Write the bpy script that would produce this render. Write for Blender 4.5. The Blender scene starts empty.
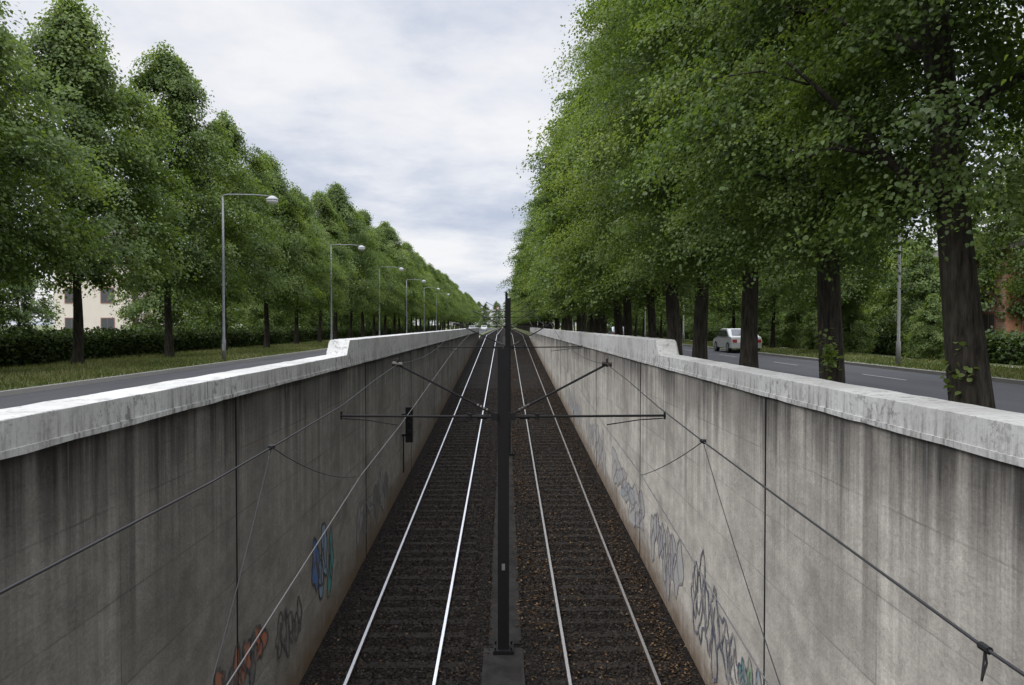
import bpy, math, random
import numpy as np
from mathutils import Vector
random.seed(7); rng = np.random.default_rng(11)
S = bpy.context.scene; COL = S.collection
R = math.radians

# ------------------------------------------------------------------ tagging
def tag(o, label=None, cat=None, group=None, kind=None):
    if label: o['label'] = label
    if cat: o['category'] = cat
    if group: o['group'] = group
    if kind: o['kind'] = kind
    return o
def empty(name, loc=(0, 0, 0), rz=0, sc=1.0):
    o = bpy.data.objects.new(name, None); COL.objects.link(o)
    o.location = loc; o.rotation_euler = (0, 0, rz); o.scale = (sc, sc, sc); o.empty_display_size = .2
    return o

# ------------------------------------------------------------------ mesh builder
class MB:
    def __init__(s): s.v = []; s.f = []; s.m = []
    def add(s, vs, fs, mi=0):
        b = len(s.v); s.v += [tuple(p) for p in vs]
        for f in fs: s.f.append([b+i for i in f]); s.m.append(mi)
    def box(s, x0, x1, y0, y1, z0, z1, mi=0):
        s.add([(x0,y0,z0),(x1,y0,z0),(x1,y1,z0),(x0,y1,z0),(x0,y0,z1),(x1,y0,z1),(x1,y1,z1),(x0,y1,z1)],
              [(3,2,1,0),(4,5,6,7),(0,1,5,4),(1,2,6,5),(2,3,7,6),(3,0,4,7)], mi)
    def tube(s, pts, rad, n=8, mi=0):
        pts = [Vector(p) for p in pts]
        if not hasattr(rad, '__len__'): rad = [rad]*len(pts)
        vs = []; fs = []; k = len(pts); prev = None
        for i, p in enumerate(pts):
            d = (pts[min(i+1, k-1)]-pts[max(i-1, 0)]).normalized()
            if prev is None:
                a = Vector((1,0,0)) if abs(d.x) < .8 else Vector((0,1,0))
            else: a = prev
            a = (a-d*a.dot(d)).normalized(); prev = a; b = d.cross(a)
            for j in range(n):
                t = 2*math.pi*j/n; vs.append(p+(a*math.cos(t)+b*math.sin(t))*rad[i])
        for i in range(k-1):
            for j in range(n):
                fs.append((i*n+j, i*n+(j+1)%n, (i+1)*n+(j+1)%n, (i+1)*n+j))
        fs.append(tuple(range(n-1,-1,-1))); fs.append(tuple((k-1)*n+j for j in range(n)))
        s.add(vs, fs, mi)
    def loft(s, secs, closed=True, mi=0, caps=True, mis=None):
        n = len(secs[0]); vs = [p for sec in secs for p in sec]; b = len(s.v)
        s.v += [tuple(p) for p in vs]
        for i in range(len(secs)-1):
            for j in range(n if closed else n-1):
                s.f.append([b+i*n+j, b+i*n+(j+1)%n, b+(i+1)*n+(j+1)%n, b+(i+1)*n+j]); s.m.append(mis[j] if mis else mi)
        if caps and closed:
            s.f.append([b+j for j in range(n-1,-1,-1)]); s.m.append(mi)
            s.f.append([b+(len(secs)-1)*n+j for j in range(n)]); s.m.append(mi)
    def lathe(s, prof, c=(0,0,0), n=16, mi=0):
        secs = []
        for r, z in prof: secs.append([(c[0]+r*math.cos(2*math.pi*j/n), c[1]+r*math.sin(2*math.pi*j/n), c[2]+z) for j in range(n)])
        s.loft(secs, mi=mi)
    def build(s, name, mats, parent=None, smooth=False, loc=None):
        me = bpy.data.meshes.new(name); me.from_pydata(s.v, [], s.f)
        if not isinstance(mats, (list, tuple)): mats = [mats]
        for m in mats: me.materials.append(m)
        me.polygons.foreach_set('material_index', s.m)
        if smooth: me.polygons.foreach_set('use_smooth', [True]*len(s.f))
        me.update()
        o = bpy.data.objects.new(name, me); COL.objects.link(o)
        if parent is not None: o.parent = parent
        if loc: o.location = loc
        return o

# ------------------------------------------------------------------ materials
def newmat(name):
    m = bpy.data.materials.new(name); m.use_nodes = True
    nt = m.node_tree; return m, nt, nt.nodes['Principled BSDF']
def nd(nt, typ, props=None, **ins):
    n = nt.nodes.new(typ)
    for k, v in (props or {}).items(): setattr(n, k, v)
    for k, v in ins.items():
        k2 = int(k[1:]) if k[0] == '_' and k[1:].isdigit() else k.replace('_', ' ')
        sk = n.inputs[k2]
        if isinstance(v, bpy.types.NodeSocket): nt.links.new(v, sk)
        else: sk.default_value = v
    return n
def mth(nt, op, a, b=0.0, c=None):
    n = nt.nodes.new('ShaderNodeMath'); n.operation = op
    for i, v in enumerate((a, b) if c is None else (a, b, c)):
        if isinstance(v, bpy.types.NodeSocket): nt.links.new(v, n.inputs[i])
        else: n.inputs[i].default_value = v
    return n.outputs[0]
def maprange(nt, v, a, b, c, d):
    return nd(nt, 'ShaderNodeMapRange', {'clamp': True}, Value=v, _1=a, _2=b, _3=c, _4=d).outputs[0]
def mix(nt, f, a, b, blend='MIX'):
    n = nt.nodes.new('ShaderNodeMix'); n.data_type = 'RGBA'; n.blend_type = blend
    for i, v in ((0, f), (6, a), (7, b)):
        if isinstance(v, bpy.types.NodeSocket): nt.links.new(v, n.inputs[i])
        else: n.inputs[i].default_value = v if i == 0 else (v[0], v[1], v[2], 1)
    return n.outputs[2]
def ramp(nt, f, stops):
    n = nt.nodes.new('ShaderNodeValToRGB'); e = n.color_ramp.elements
    while len(e) > 1: e.remove(e[-1])
    for i, (p, c) in enumerate(stops):
        if not hasattr(c, '__len__'): c = (c, c, c)
        el = e[0] if i == 0 else e.new(p)
        el.position = p; el.color = (c[0], c[1], c[2], 1)
    nt.links.new(f, n.inputs[0]); return n.outputs[0]
def noise(nt, vec, scale, detail=5, rough=.55):
    return nd(nt, 'ShaderNodeTexNoise', None, Vector=vec, Scale=scale, Detail=detail, Roughness=rough).outputs['Fac']
def objco(nt): return nt.nodes.new('ShaderNodeTexCoord').outputs['Object']
def scaled(nt, vec, sc):
    return nd(nt, 'ShaderNodeMapping', None, Vector=vec, Scale=sc).outputs[0]
def bump(nt, b, h, strength=.3, dist=.02):
    n = nd(nt, 'ShaderNodeBump', None, Height=h, Strength=strength, Distance=dist)
    nt.links.new(n.outputs[0], b.inputs['Normal'])
def plain(name, col, rough=.6, metal=0, var=.25, scale=6, spec=.5):
    m, nt, b = newmat(name); co = objco(nt)
    f = noise(nt, co, scale)
    c = mix(nt, f, [x*(1-var) for x in col], [x*(1+var) for x in col])
    nt.links.new(c, b.inputs['Base Color']); b.inputs['Roughness'].default_value = rough; b.inputs['Metallic'].default_value = metal
    b.inputs['Specular IOR Level'].default_value = spec
    return m

SL = .0427; Z0 = -5.02
def concrete_wall(name, base, dark, streak, wmin):
    m, nt, b = newmat(name); co = objco(nt)
    sp = nd(nt, 'ShaderNodeSeparateXYZ', None, Vector=co); y, z = sp.outputs[1], sp.outputs[2]
    big = noise(nt, co, .45, 6, .6); fine = noise(nt, co, 22, 6, .65); mid = noise(nt, scaled(nt, co, (1, 1, 1.6)), 2.3, 6, .6)
    st = noise(nt, scaled(nt, co, (1, 2.0, .09)), 1.6, 8, .68)
    st2 = noise(nt, scaled(nt, co, (1, 9, .22)), 1.0, 5, .6)
    where = noise(nt, scaled(nt, co, (1, .45, .25)), 1.0, 5, .6)
    cy = mth(nt, 'FLOOR', mth(nt, 'DIVIDE', y, 2.5)); cz = mth(nt, 'FLOOR', mth(nt, 'DIVIDE', z, .85))
    cv = nd(nt, 'ShaderNodeCombineXYZ', None, X=cy, Y=cz)
    wn = nd(nt, 'ShaderNodeTexWhiteNoise', None, Vector=cv.outputs[0]).outputs[0]
    c = ramp(nt, big, [(.25, [x*.66 for x in base]), (.5, base), (.75, [x*1.24 for x in base])])
    c = mix(nt, .60, c, ramp(nt, mid, [(.3, [x*.52 for x in base]), (.7, [x*1.36 for x in base])]))
    c = mix(nt, .28, c, ramp(nt, fine, [(.3, [x*.4 for x in base]), (.7, [x*1.6 for x in base])]))
    tintf = mth(nt, 'MULTIPLY_ADD', wn, .20, .90)
    c = mix(nt, 1, c, nd(nt, 'ShaderNodeCombineXYZ', None, X=tintf, Y=tintf, Z=tintf).outputs[0], 'MULTIPLY')
    wob = mth(nt, 'MULTIPLY_ADD', mid, .010, z)
    ly = mth(nt, 'LESS_THAN', mth(nt, 'FRACT', mth(nt, 'DIVIDE', y, 2.5)), .006)
    lz = mth(nt, 'LESS_THAN', mth(nt, 'FRACT', mth(nt, 'DIVIDE', wob, .85)), .022)
    lz2 = mth(nt, 'MULTIPLY', mth(nt, 'LESS_THAN', mth(nt, 'FRACT', mth(nt, 'DIVIDE', wob, .2125)), .05), .20)
    brk = maprange(nt, noise(nt, scaled(nt, co, (1, .5, 2)), 1.1, 4, .6), .40, .60, .15, 1.25)
    ln = mth(nt, 'MULTIPLY', mth(nt, 'MAXIMUM', mth(nt, 'MAXIMUM', ly, lz), lz2), mth(nt, 'MULTIPLY', mid, brk))
    c = mix(nt, ln, c, [x*.40 for x in base])
    top = mth(nt, 'POWER', maprange(nt, z, -3.2, .75, 0.0, 1.0), 1.2)
    sm = maprange(nt, mth(nt, 'ADD', mth(nt, 'MULTIPLY', st, .78), mth(nt, 'MULTIPLY', st2, .27)), .42, .61, 0.0, 1.0)
    wm = maprange(nt, where, .35, .58, wmin, 1.0)
    c = mix(nt, mth(nt, 'MULTIPLY', mth(nt, 'MULTIPLY', mth(nt, 'MULTIPLY', sm, top), wm), streak), c, dark)
    edge = maprange(nt, mth(nt, 'MULTIPLY_ADD', st, 1.6, z), .70, 1.48, 0.0, 1.0)
    c = mix(nt, mth(nt, 'MULTIPLY', mth(nt, 'MULTIPLY', edge, wm), streak*.98), c, [x*.7 for x in dark])
    pr = mth(nt, 'MULTIPLY', maprange(nt, st2, .56, .75, 0.0, .30), wm)
    c = mix(nt, pr, c, [min(.5, x*1.5) for x in base])
    dp = maprange(nt, noise(nt, scaled(nt, co, (1, .5, .8)), .8, 7, .65), .48, .64, 0.0, .65)
    c = mix(nt, dp, c, [x*.40 for x in base])
    sp2 = maprange(nt, noise(nt, co, 5.5, 8, .75), .58, .67, 0.0, .5)
    c = mix(nt, sp2, c, [x*.38 for x in base])
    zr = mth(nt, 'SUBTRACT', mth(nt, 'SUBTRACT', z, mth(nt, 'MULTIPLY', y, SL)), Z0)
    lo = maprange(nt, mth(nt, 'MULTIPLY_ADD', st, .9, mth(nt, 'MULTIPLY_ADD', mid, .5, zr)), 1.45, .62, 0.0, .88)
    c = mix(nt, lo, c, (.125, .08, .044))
    nt.links.new(c, b.inputs['Base Color']); b.inputs['Roughness'].default_value = .92; b.inputs['Specular IOR Level'].default_value = .2
    bump(nt, b, mth(nt, 'SUBTRACT', mth(nt, 'ADD', fine, mth(nt, 'MULTIPLY', mid, 1.2)), mth(nt, 'MULTIPLY', ln, 1.5)), .5, .016)
    return m
M = {}
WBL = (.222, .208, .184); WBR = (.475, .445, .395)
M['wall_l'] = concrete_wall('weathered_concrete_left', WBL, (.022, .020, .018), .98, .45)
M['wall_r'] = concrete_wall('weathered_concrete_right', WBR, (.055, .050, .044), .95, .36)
def coping_mat():
    m, nt, b = newmat('flaking_white_paint'); co = objco(nt)
    a = noise(nt, co, .6, 5, .6); f = noise(nt, co, 20, 6, .7); st = noise(nt, scaled(nt, co, (1, 6, .6)), 1.3, 7, .68)
    c = ramp(nt, a, [(.34, (.35, .345, .33)), (.60, (.48, .48, .465))])
    c = mix(nt, ramp(nt, f, [(.50, 0), (.72, .5)]), c, (.21, .205, .19))
    sp = nd(nt, 'ShaderNodeSeparateXYZ', None, Vector=co)
    low = maprange(nt, sp.outputs[2], 1.0, .78, .2, 1.0)
    c = mix(nt, mth(nt, 'MULTIPLY', ramp(nt, st, [(.48, 0), (.65, .85)]), low), c, (.115, .11, .098))
    a2 = noise(nt, co, 5.0, 10, .8)
    pk = noise(nt, scaled(nt, co, (1, .7, 1)), .9, 4, .6)
    c = mix(nt, mth(nt, 'MULTIPLY', ramp(nt, a2, [(.52, 0), (.58, 1)]), ramp(nt, pk, [(.43, .10), (.62, .7)])), c, (.11, .106, .095))
    jl = mth(nt, 'LESS_THAN', mth(nt, 'FRACT', mth(nt, 'DIVIDE', mth(nt, 'ADD', sp.outputs[1], 50.3), 5.0)), .003)
    c = mix(nt, jl, c, (.05, .05, .045))
    nt.links.new(c, b.inputs['Base Color']); b.inputs['Roughness'].default_value = .9; b.inputs['Specular IOR Level'].default_value = .2
    bump(nt, b, mth(nt, 'ADD', f, a2), .4, .008); return m
M['coping'] = coping_mat()
def ballast_mat():
    m, nt, b = newmat('dark_ballast'); co = objco(nt)
    v = nd(nt, 'ShaderNodeTexVoronoi', None, Vector=co, Scale=17.0)
    big = noise(nt, co, .5, 5); f = noise(nt, co, 40, 4)
    vc = nd(nt, 'ShaderNodeSeparateXYZ', None, Vector=v.outputs['Color']).outputs[0]
    c = ramp(nt, vc, [(0, (.0085, .0074, .0065)), (.55, (.018, .0152, .0130)), (1, (.036, .030, .0255))])
    c = mix(nt, ramp(nt, big, [(.45, 0), (.7, .5)]), c, (.025, .019, .0145))
    c = mix(nt, ramp(nt, v.outputs['Distance'], [(.35, 0), (.6, .8)]), c, (.005, .0045, .004))
    nt.links.new(c, b.inputs['Base Color']); b.inputs['Roughness'].default_value = .95; b.inputs['Specular IOR Level'].default_value = .1
    bump(nt, b, mth(nt, 'SUBTRACT', f, mth(nt, 'MULTIPLY', v.outputs['Distance'], 2)), .8, .03); return m
M['ballast'] = ballast_mat()
def asphalt(name, base, patch=False):
    m, nt, b = newmat(name); co = objco(nt)
    a = noise(nt, scaled(nt, co, (1, .15, 1)), .8, 5); f = noise(nt, co, 45, 4)
    c = ramp(nt, a, [(.3, [x*.8 for x in base]), (.7, [x*1.25 for x in base])])
    c = mix(nt, .3, c, ramp(nt, f, [(.35, [x*.5 for x in base]), (.65, [x*1.5 for x in base])]))
    if patch: c = mix(nt, ramp(nt, noise(nt, co, 2.2, 7, .7), [(.42, 0), (.62, .8)]), c, [x*.45 for x in base])
    nt.links.new(c, b.inputs['Base Color']); b.inputs['Roughness'].default_value = .9; b.inputs['Specular IOR Level'].default_value = .12
    bump(nt, b, f, .3, .006); return m
M['asphalt'] = asphalt('asphalt', (.070, .070, .074))
M['paving'] = asphalt('pale_paving', (.24, .22, .19))
M['slab'] = asphalt('dirty_concrete_slab', (.026, .024, .022), True)
M['footing'] = asphalt('footing_concrete', (.030, .028, .026), True)
M['kerb'] = asphalt('kerb_stone', (.26, .25, .23))
def grass_ground():
    m, nt, b = newmat('worn_grass'); co = objco(nt)
    a = noise(nt, co, .35, 6, .6); f = noise(nt, co, 9, 6, .65)
    c = ramp(nt, a, [(.3, (.055, .075, .02)), (.52, (.085, .105, .03)), (.70, (.155, .128, .068))])
    c = mix(nt, .45, c, ramp(nt, f, [(.3, (.025, .038, .012)), (.7, (.14, .155, .06))]))
    nt.links.new(c, b.inputs['Base Color']); b.inputs['Roughness'].default_value = .95; bump(nt, b, f, .6, .05); return m
M['grass'] = grass_ground()
def leafmat(name, stops, transl=.35):
    m, nt, b = newmat(name); nt.nodes.remove(b)
    at = nd(nt, 'ShaderNodeAttribute', {'attribute_name': 'tint'}).outputs['Fac']
    oi = nt.nodes.new('ShaderNodeObjectInfo').outputs['Random']
    t = mth(nt, 'ADD', at, mth(nt, 'MULTIPLY_ADD', oi, .24, -.12))
    c = ramp(nt, t, stops)
    df = nd(nt, 'ShaderNodeBsdfDiffuse', None, Color=c).outputs[0]
    if transl > 0:
        tr = nd(nt, 'ShaderNodeBsdfTranslucent', None, Color=mix(nt, 1, c, (1.42, 1.42, .64), 'MULTIPLY')).outputs[0]
        df = nd(nt, 'ShaderNodeMixShader', None, _0=transl, _1=df, _2=tr).outputs[0]
        gl = nd(nt, 'ShaderNodeBsdfGlossy', None, Color=(.8, .83, .8, 1), Roughness=.5).outputs[0]
        df = nd(nt, 'ShaderNodeMixShader', None, _0=.022, _1=df, _2=gl).outputs[0]
    nt.links.new(df, nt.nodes['Material Output'].inputs[0]); return m
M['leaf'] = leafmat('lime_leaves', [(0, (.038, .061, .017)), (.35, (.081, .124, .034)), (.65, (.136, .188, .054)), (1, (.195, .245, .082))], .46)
M['leaf_dark'] = leafmat('hedge_leaves', [(0, (.016, .027, .008)), (.5, (.060, .094, .025)), (1, (.115, .16, .045))], .3)
M['blade'] = leafmat('grass_blades', [(0, (.05, .068, .018)), (.5, (.10, .128, .035)), (1, (.23, .21, .10))], .3)
M['litter'] = leafmat('dry_leaves', [(0, (.030, .019, .012)), (.5, (.078, .050, .029)), (1, (.165, .110, .062))], 0)
M['stone'] = leafmat('ballast_stones', [(0, (.007, .0062, .0055)), (.5, (.0205, .0175, .0150)), (1, (.049, .042, .036))], 0)
def bark():
    m, nt, b = newmat('lime_bark'); co = objco(nt)
    r = noise(nt, scaled(nt, co, (9, 9, 1.4)), 1.9, 7, .65); g = noise(nt, co, 1.2, 4)
    c = ramp(nt, r, [(.32, (.013, .0115, .010)), (.52, (.040, .035, .029)), (.74, (.082, .073, .061))])
    c = mix(nt, ramp(nt, g, [(.5, 0), (.75, .5)]), c, (.034, .040, .022))
    nt.links.new(c, b.inputs['Base Color']); b.inputs['Roughness'].default_value = .95; b.inputs['Specular IOR Level'].default_value = .1; bump(nt, b, r, .6, .03); return m
M['bark'] = bark()
M['steel_dark'] = plain('painted_dark_steel', (.010, .010, .0105), .7, 0, .25, 6, .2)
M['rail_top'] = plain('polished_rail_head', (.74, .75, .77), .42, 1, .05, 3)
M['rail_top_dull'] = plain('dull_rail_head', (.42, .41, .40), .45, 1, .10, 3)
M['rust'] = plain('rusted_rail_side', (.045, .031, .023), .85, 0, .4, 10, .2)
M['sleeper'] = plain('oily_sleeper', (.0165, .014, .012), .9, 0, .45, 5, .15)
M['wire'] = plain('weathered_wire', (.022, .022, .024), .6, 0, .2, 6, .3)
M['contact'] = plain('contact_wire_metal', (.16, .15, .15), .4, .6)
M['galv'] = plain('galvanised_pole', (.18, .185, .19), .55, .2, .15)
M['galv_pale'] = plain('pale_grey_pole', (.26, .26, .25), .6, .1, .15)
M['lamp_grey'] = plain('lamp_housing', (.28, .29, .30), .5, .1, .1)
M['bowl'] = plain('lamp_bowl', (.80, .80, .78), .25, 0, .05)
M['porcelain'] = plain('brown_insulator', (.02, .013, .010), .4)
M['black'] = plain('black_box', (.010, .010, .011), .6, 0, .2, 6, .2)
M['white'] = plain('white_paint', (.60, .60, .59), .4, 0, .06)
M['red'] = plain('sign_red', (.35, .03, .03), .5)
M['glass'] = plain('dark_window_glass', (.06, .065, .07), .15)
M['tyre'] = plain('rubber', (.02, .02, .02), .85)
M['rim'] = plain('wheel_rim', (.4, .4, .42), .35, .6)
M['silver'] = plain('silver_car_paint', (.42, .44, .46), .35, .3, .05)
M['lightlens'] = plain('headlight_lens', (.7, .72, .75), .15)
M['cream'] = plain('cream_render', (.64, .58, .52), .9, 0, .10, 1)
M['frame'] = plain('red_brown_frames', (.22, .09, .07), .6)
M['roof'] = plain('dark_roof_tile', (.055, .045, .04), .85, 0, .3, 8)
M['bal'] = plain('balcony_slab', (.7, .66, .6), .85, 0, .1)
M['marking'] = plain('worn_road_marking', (.27, .27, .265), .7, 0, .35, 9)
def brick():
    m, nt, b = newmat('orange_brick'); co = objco(nt)
    rot = nd(nt, 'ShaderNodeMapping', None, Vector=co, Rotation=(R(90), 0, R(0))).outputs[0]
    br = nd(nt, 'ShaderNodeTexBrick', None, Vector=rot, Color1=(.30, .11, .06, 1), Color2=(.38, .15, .075, 1), Mortar=(.27, .23, .20, 1), Scale=4.0)
    nt.links.new(br.outputs[0], b.inputs['Base Color']); b.inputs['Roughness'].default_value = .9; return m
M['brick'] = brick()

# ------------------------------------------------------------------ leaf meshes
def unit(a): return a/np.maximum(np.linalg.norm(a, axis=1, keepdims=True), 1e-9)
def leaf_mesh(name, P, Nn, D, L, W, tint, mat, six=False):
    n = len(P); Nn = unit(Nn); D = D-Nn*np.sum(D*Nn, axis=1, keepdims=True); D = unit(D); Sd = np.cross(Nn, D)
    L = np.broadcast_to(np.asarray(L, float), (n,))[:, None]; W = np.broadcast_to(np.asarray(W, float), (n,))[:, None]
    if six:
        rows = [(0, 0, 0), (.22, .46, .05), (.62, .40, .03), (1, 0, -.14), (.62, -.40, .03), (.22, -.46, .05)]
    else: rows = [(0, 0, 0), (.42, .5, .06), (1, 0, -.12), (.42, -.5, .06)]
    k = len(rows); V = np.empty((n, k, 3))
    for q, (a, b, c) in enumerate(rows): V[:, q] = P+D*L*a+Sd*W*b+Nn*L*c
    me = bpy.data.meshes.new(name); me.vertices.add(k*n); me.vertices.foreach_set('co', V.ravel().astype(np.float32))
    me.loops.add(k*n); me.loops.foreach_set('vertex_index', np.arange(k*n, dtype=np.int32))
    me.polygons.add(n); me.polygons.foreach_set('loop_start', np.arange(0, k*n, k, dtype=np.int32))
    a = me.attributes.new('tint', 'FLOAT', 'FACE'); a.data.foreach_set('value', np.clip(tint, 0, 1).astype(np.float32))
    me.materials.append(mat); me.update(calc_edges=True); return me
def crown_points(seed, zb, zt, Rm, prof, ncl, npc, spread=1.0, tb=1.25, tip=0.0, vs=.12):
    g = np.random.default_rng(seed); ph = g.uniform(0, 6.28, 9)
    ncl0 = int(ncl*1.55)
    t = g.beta(1.1, tb, ncl0); th = g.uniform(0, 2*np.pi, ncl0)
    env = Rm*np.interp(t, prof[0], prof[1])
    lob = 1+.14*np.sin(3*th+ph[0]+5*t)+.13*np.sin(5*th-13*t+ph[1])+.10*np.sin(8*th+21*t+ph[2])+.06*np.sin(33*t+2*th+ph[3])
    u = g.uniform(0, 1, ncl0)**.36
    stray = np.where(g.uniform(0, 1, ncl0) < .05, g.uniform(1.03, 1.15, ncl0), 1)
    r = env*lob*u*stray; cz = zb+(zt-zb)*t+g.normal(0, .22, ncl0)
    cz -= .10*r*(1-t)
    C = np.stack([r*np.cos(th), r*np.sin(th), cz], 1)
    nz = np.sin(2.3*C[:, 0]+ph[5])+np.sin(2.5*C[:, 1]+ph[6])+.8*np.sin(2.1*C[:, 2]+ph[7])+.7*np.sin(2.9*C[:, 2]+3*th+ph[8])
    keep = np.argsort(-(nz+g.normal(0, .40, ncl0)+np.where(t > .9, tip, 0)))[:ncl]      # hollows between the boughs
    t, th, u, C = t[keep], th[keep], u[keep], C[keep]
    out = np.stack([np.cos(th), np.sin(th), 0*th], 1); tan = np.stack([-np.sin(th), np.cos(th), 0*th], 1)
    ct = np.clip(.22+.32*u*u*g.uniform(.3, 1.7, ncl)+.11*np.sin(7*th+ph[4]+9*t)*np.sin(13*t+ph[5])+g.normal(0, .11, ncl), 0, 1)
    idx = np.repeat(np.arange(ncl), npc); m = len(idx)
    shrink = np.clip(1.15-.3*t, .5, 1)
    sz = (g.uniform(.6, 1.45, ncl)*shrink)[idx]*spread
    tn = lambda s: np.clip(g.normal(0, s, m), -1.9*s, 1.9*s)      # no leaves drifting loose from their spray
    a = tn(.36)*sz; b = tn(.32)*sz; c = tn(vs)*sz
    P = C[idx]+out[idx]*a[:, None]+tan[idx]*b[:, None]; P[:, 2] += c-.55*np.clip(a, -.2, 9)-.32*np.abs(b)
    Nn = np.array([0, 0, 1.0])*.7+out[idx]*.55+g.normal(0, .40, (m, 3))
    D = out[idx]*.6+np.array([0, 0, -1.0])*.75+g.normal(0, .6, (m, 3))
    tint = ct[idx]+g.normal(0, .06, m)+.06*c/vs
    return P, Nn, D, tint, g
BROAD = ([0, .1, .25, .5, .72, .88, 1], [.6, .92, 1, .96, .76, .44, .10])
CONES = [([0, .08, .22, .45, .7, .88, 1], [.55, .9, 1, .90, .60, .30, .05]), ([0, .1, .3, .55, .75, .9, 1], [.6, .9, 1, .92, .65, .34, .07]),
         ([0, .08, .2, .4, .52, .7, .86, 1], [.6, .95, 1, .90, .88, .60, .34, .05]), ([0, .1, .3, .5, .62, .8, .92, 1], [.5, .85, .98, .97, .78, .53, .27, .07])]
def make_crown(name, seed, zb, zt, Rm, prof, ncl, npc, L, mat=None, spread=1.0, six=False, tb=1.25, tip=0.0, vs=.12):
    P, Nn, D, tint, g = crown_points(seed, zb, zt, Rm, prof, ncl, npc, spread, tb, tip, vs)
    ls = L*g.uniform(.7, 1.25, len(P))
    return leaf_mesh(name, P, Nn, D, ls, ls*.86, tint, mat or M['leaf'], six)
def make_trunk(name, seed, H, rad, zb, spreadR, nl=9, lean=0, t0=.20):
    rd = random.Random(seed); mb = MB(); pts = []; rr = []
    zs = [0, .12, .3, .6, 1.0]+[1.0+(H*.82-1.0)*q/12 for q in range(1, 13)]
    for i, z in enumerate(zs):
        t = z/(H*.82)
        pts.append((lean*(t-.6*t*t)*H*.16+.14*math.sin(4*t+seed)*t+.05*math.sin(9*t+seed), .10*math.sin(4*t+seed*2)*t+.05*math.sin(8*t+seed*3), z-.15 if i == 0 else z))
        fl = 1+.30*math.exp(-z/.22)
        rr.append(rad*fl*(1-.88*t**.8)*(1+.05*math.sin(7*z+seed))+.015)
    mb.tube(pts, rr, 14)
    for q in range(nl):
        t = t0+(.75-t0)*q/nl; z = t*H*.82; i = min(range(len(zs)), key=lambda j: abs(zs[j]-z)); p = Vector(pts[i]); an = q*2.4+rd.random()
        ln = spreadR*(.9-.45*(t-.2))*rd.uniform(.75, 1.0); up = rd.uniform(.45, .95)
        L = [p]; r0 = max(.045, rr[i]*.5); ra = [r0]
        for s_ in range(1, 6):
            f = s_/5; L.append(p+Vector((math.cos(an+f*.3)*ln*f, math.sin(an+f*.3)*ln*f, ln*up*(f**.8)+rd.uniform(-.1, .1)))); ra.append(r0*(1-.85*f))
        mb.tube(L, ra, 7)
        for w in range(3):
            j = rd.choice((2, 3, 4)); b0 = L[j]; a2 = an+rd.uniform(-1.2, 1.2); l2 = rd.uniform(.8, 1.5)
            mb.tube([b0, b0+Vector((math.cos(a2)*l2*.5, math.sin(a2)*l2*.5, .2)), b0+Vector((math.cos(a2)*l2, math.sin(a2)*l2, .1))], [ra[j]*.5, ra[j]*.35, .01], 5)
    me_o = mb.build(name, M['bark'], None, True); me = me_o.data; bpy.data.objects.remove(me_o); return me
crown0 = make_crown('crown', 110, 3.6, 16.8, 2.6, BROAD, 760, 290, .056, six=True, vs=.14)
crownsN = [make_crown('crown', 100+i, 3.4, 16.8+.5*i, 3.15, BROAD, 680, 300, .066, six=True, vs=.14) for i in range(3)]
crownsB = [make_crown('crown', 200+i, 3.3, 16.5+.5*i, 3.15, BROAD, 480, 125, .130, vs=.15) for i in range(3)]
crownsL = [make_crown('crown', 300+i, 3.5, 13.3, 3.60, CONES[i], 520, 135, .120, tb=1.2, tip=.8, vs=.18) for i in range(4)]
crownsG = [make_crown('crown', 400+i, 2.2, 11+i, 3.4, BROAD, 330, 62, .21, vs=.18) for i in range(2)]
trunksR = [make_trunk('trunk', 10+i, 16.5, .235, 3.2, 3.0, 9, (.4, -.3, .15)[i], .24) for i in range(3)]
trunkBig = make_trunk('trunk', 21, 16.5, .270, 3.2, 3.0, 9, .8, .26)
trunksL = [make_trunk('trunk', 30+i, 12.6, .185, 3.4, 2.5, 9, 0, .36) for i in range(3)]
def part(name, me, parent):
    o = bpy.data.objects.new(name, me); COL.objects.link(o); o.parent = parent; return o
def tree(kind, loc, rz, sc, crown, trunk, label, group, cat='tree'):
    t = empty(kind, loc, rz, sc); tag(t, label, cat, group)
    part('trunk', trunk, t); part('crown', crown, t); return t
ORD = ['first','second','third','fourth','fifth','sixth','seventh','eighth','ninth','tenth','eleventh','twelfth']

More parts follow.
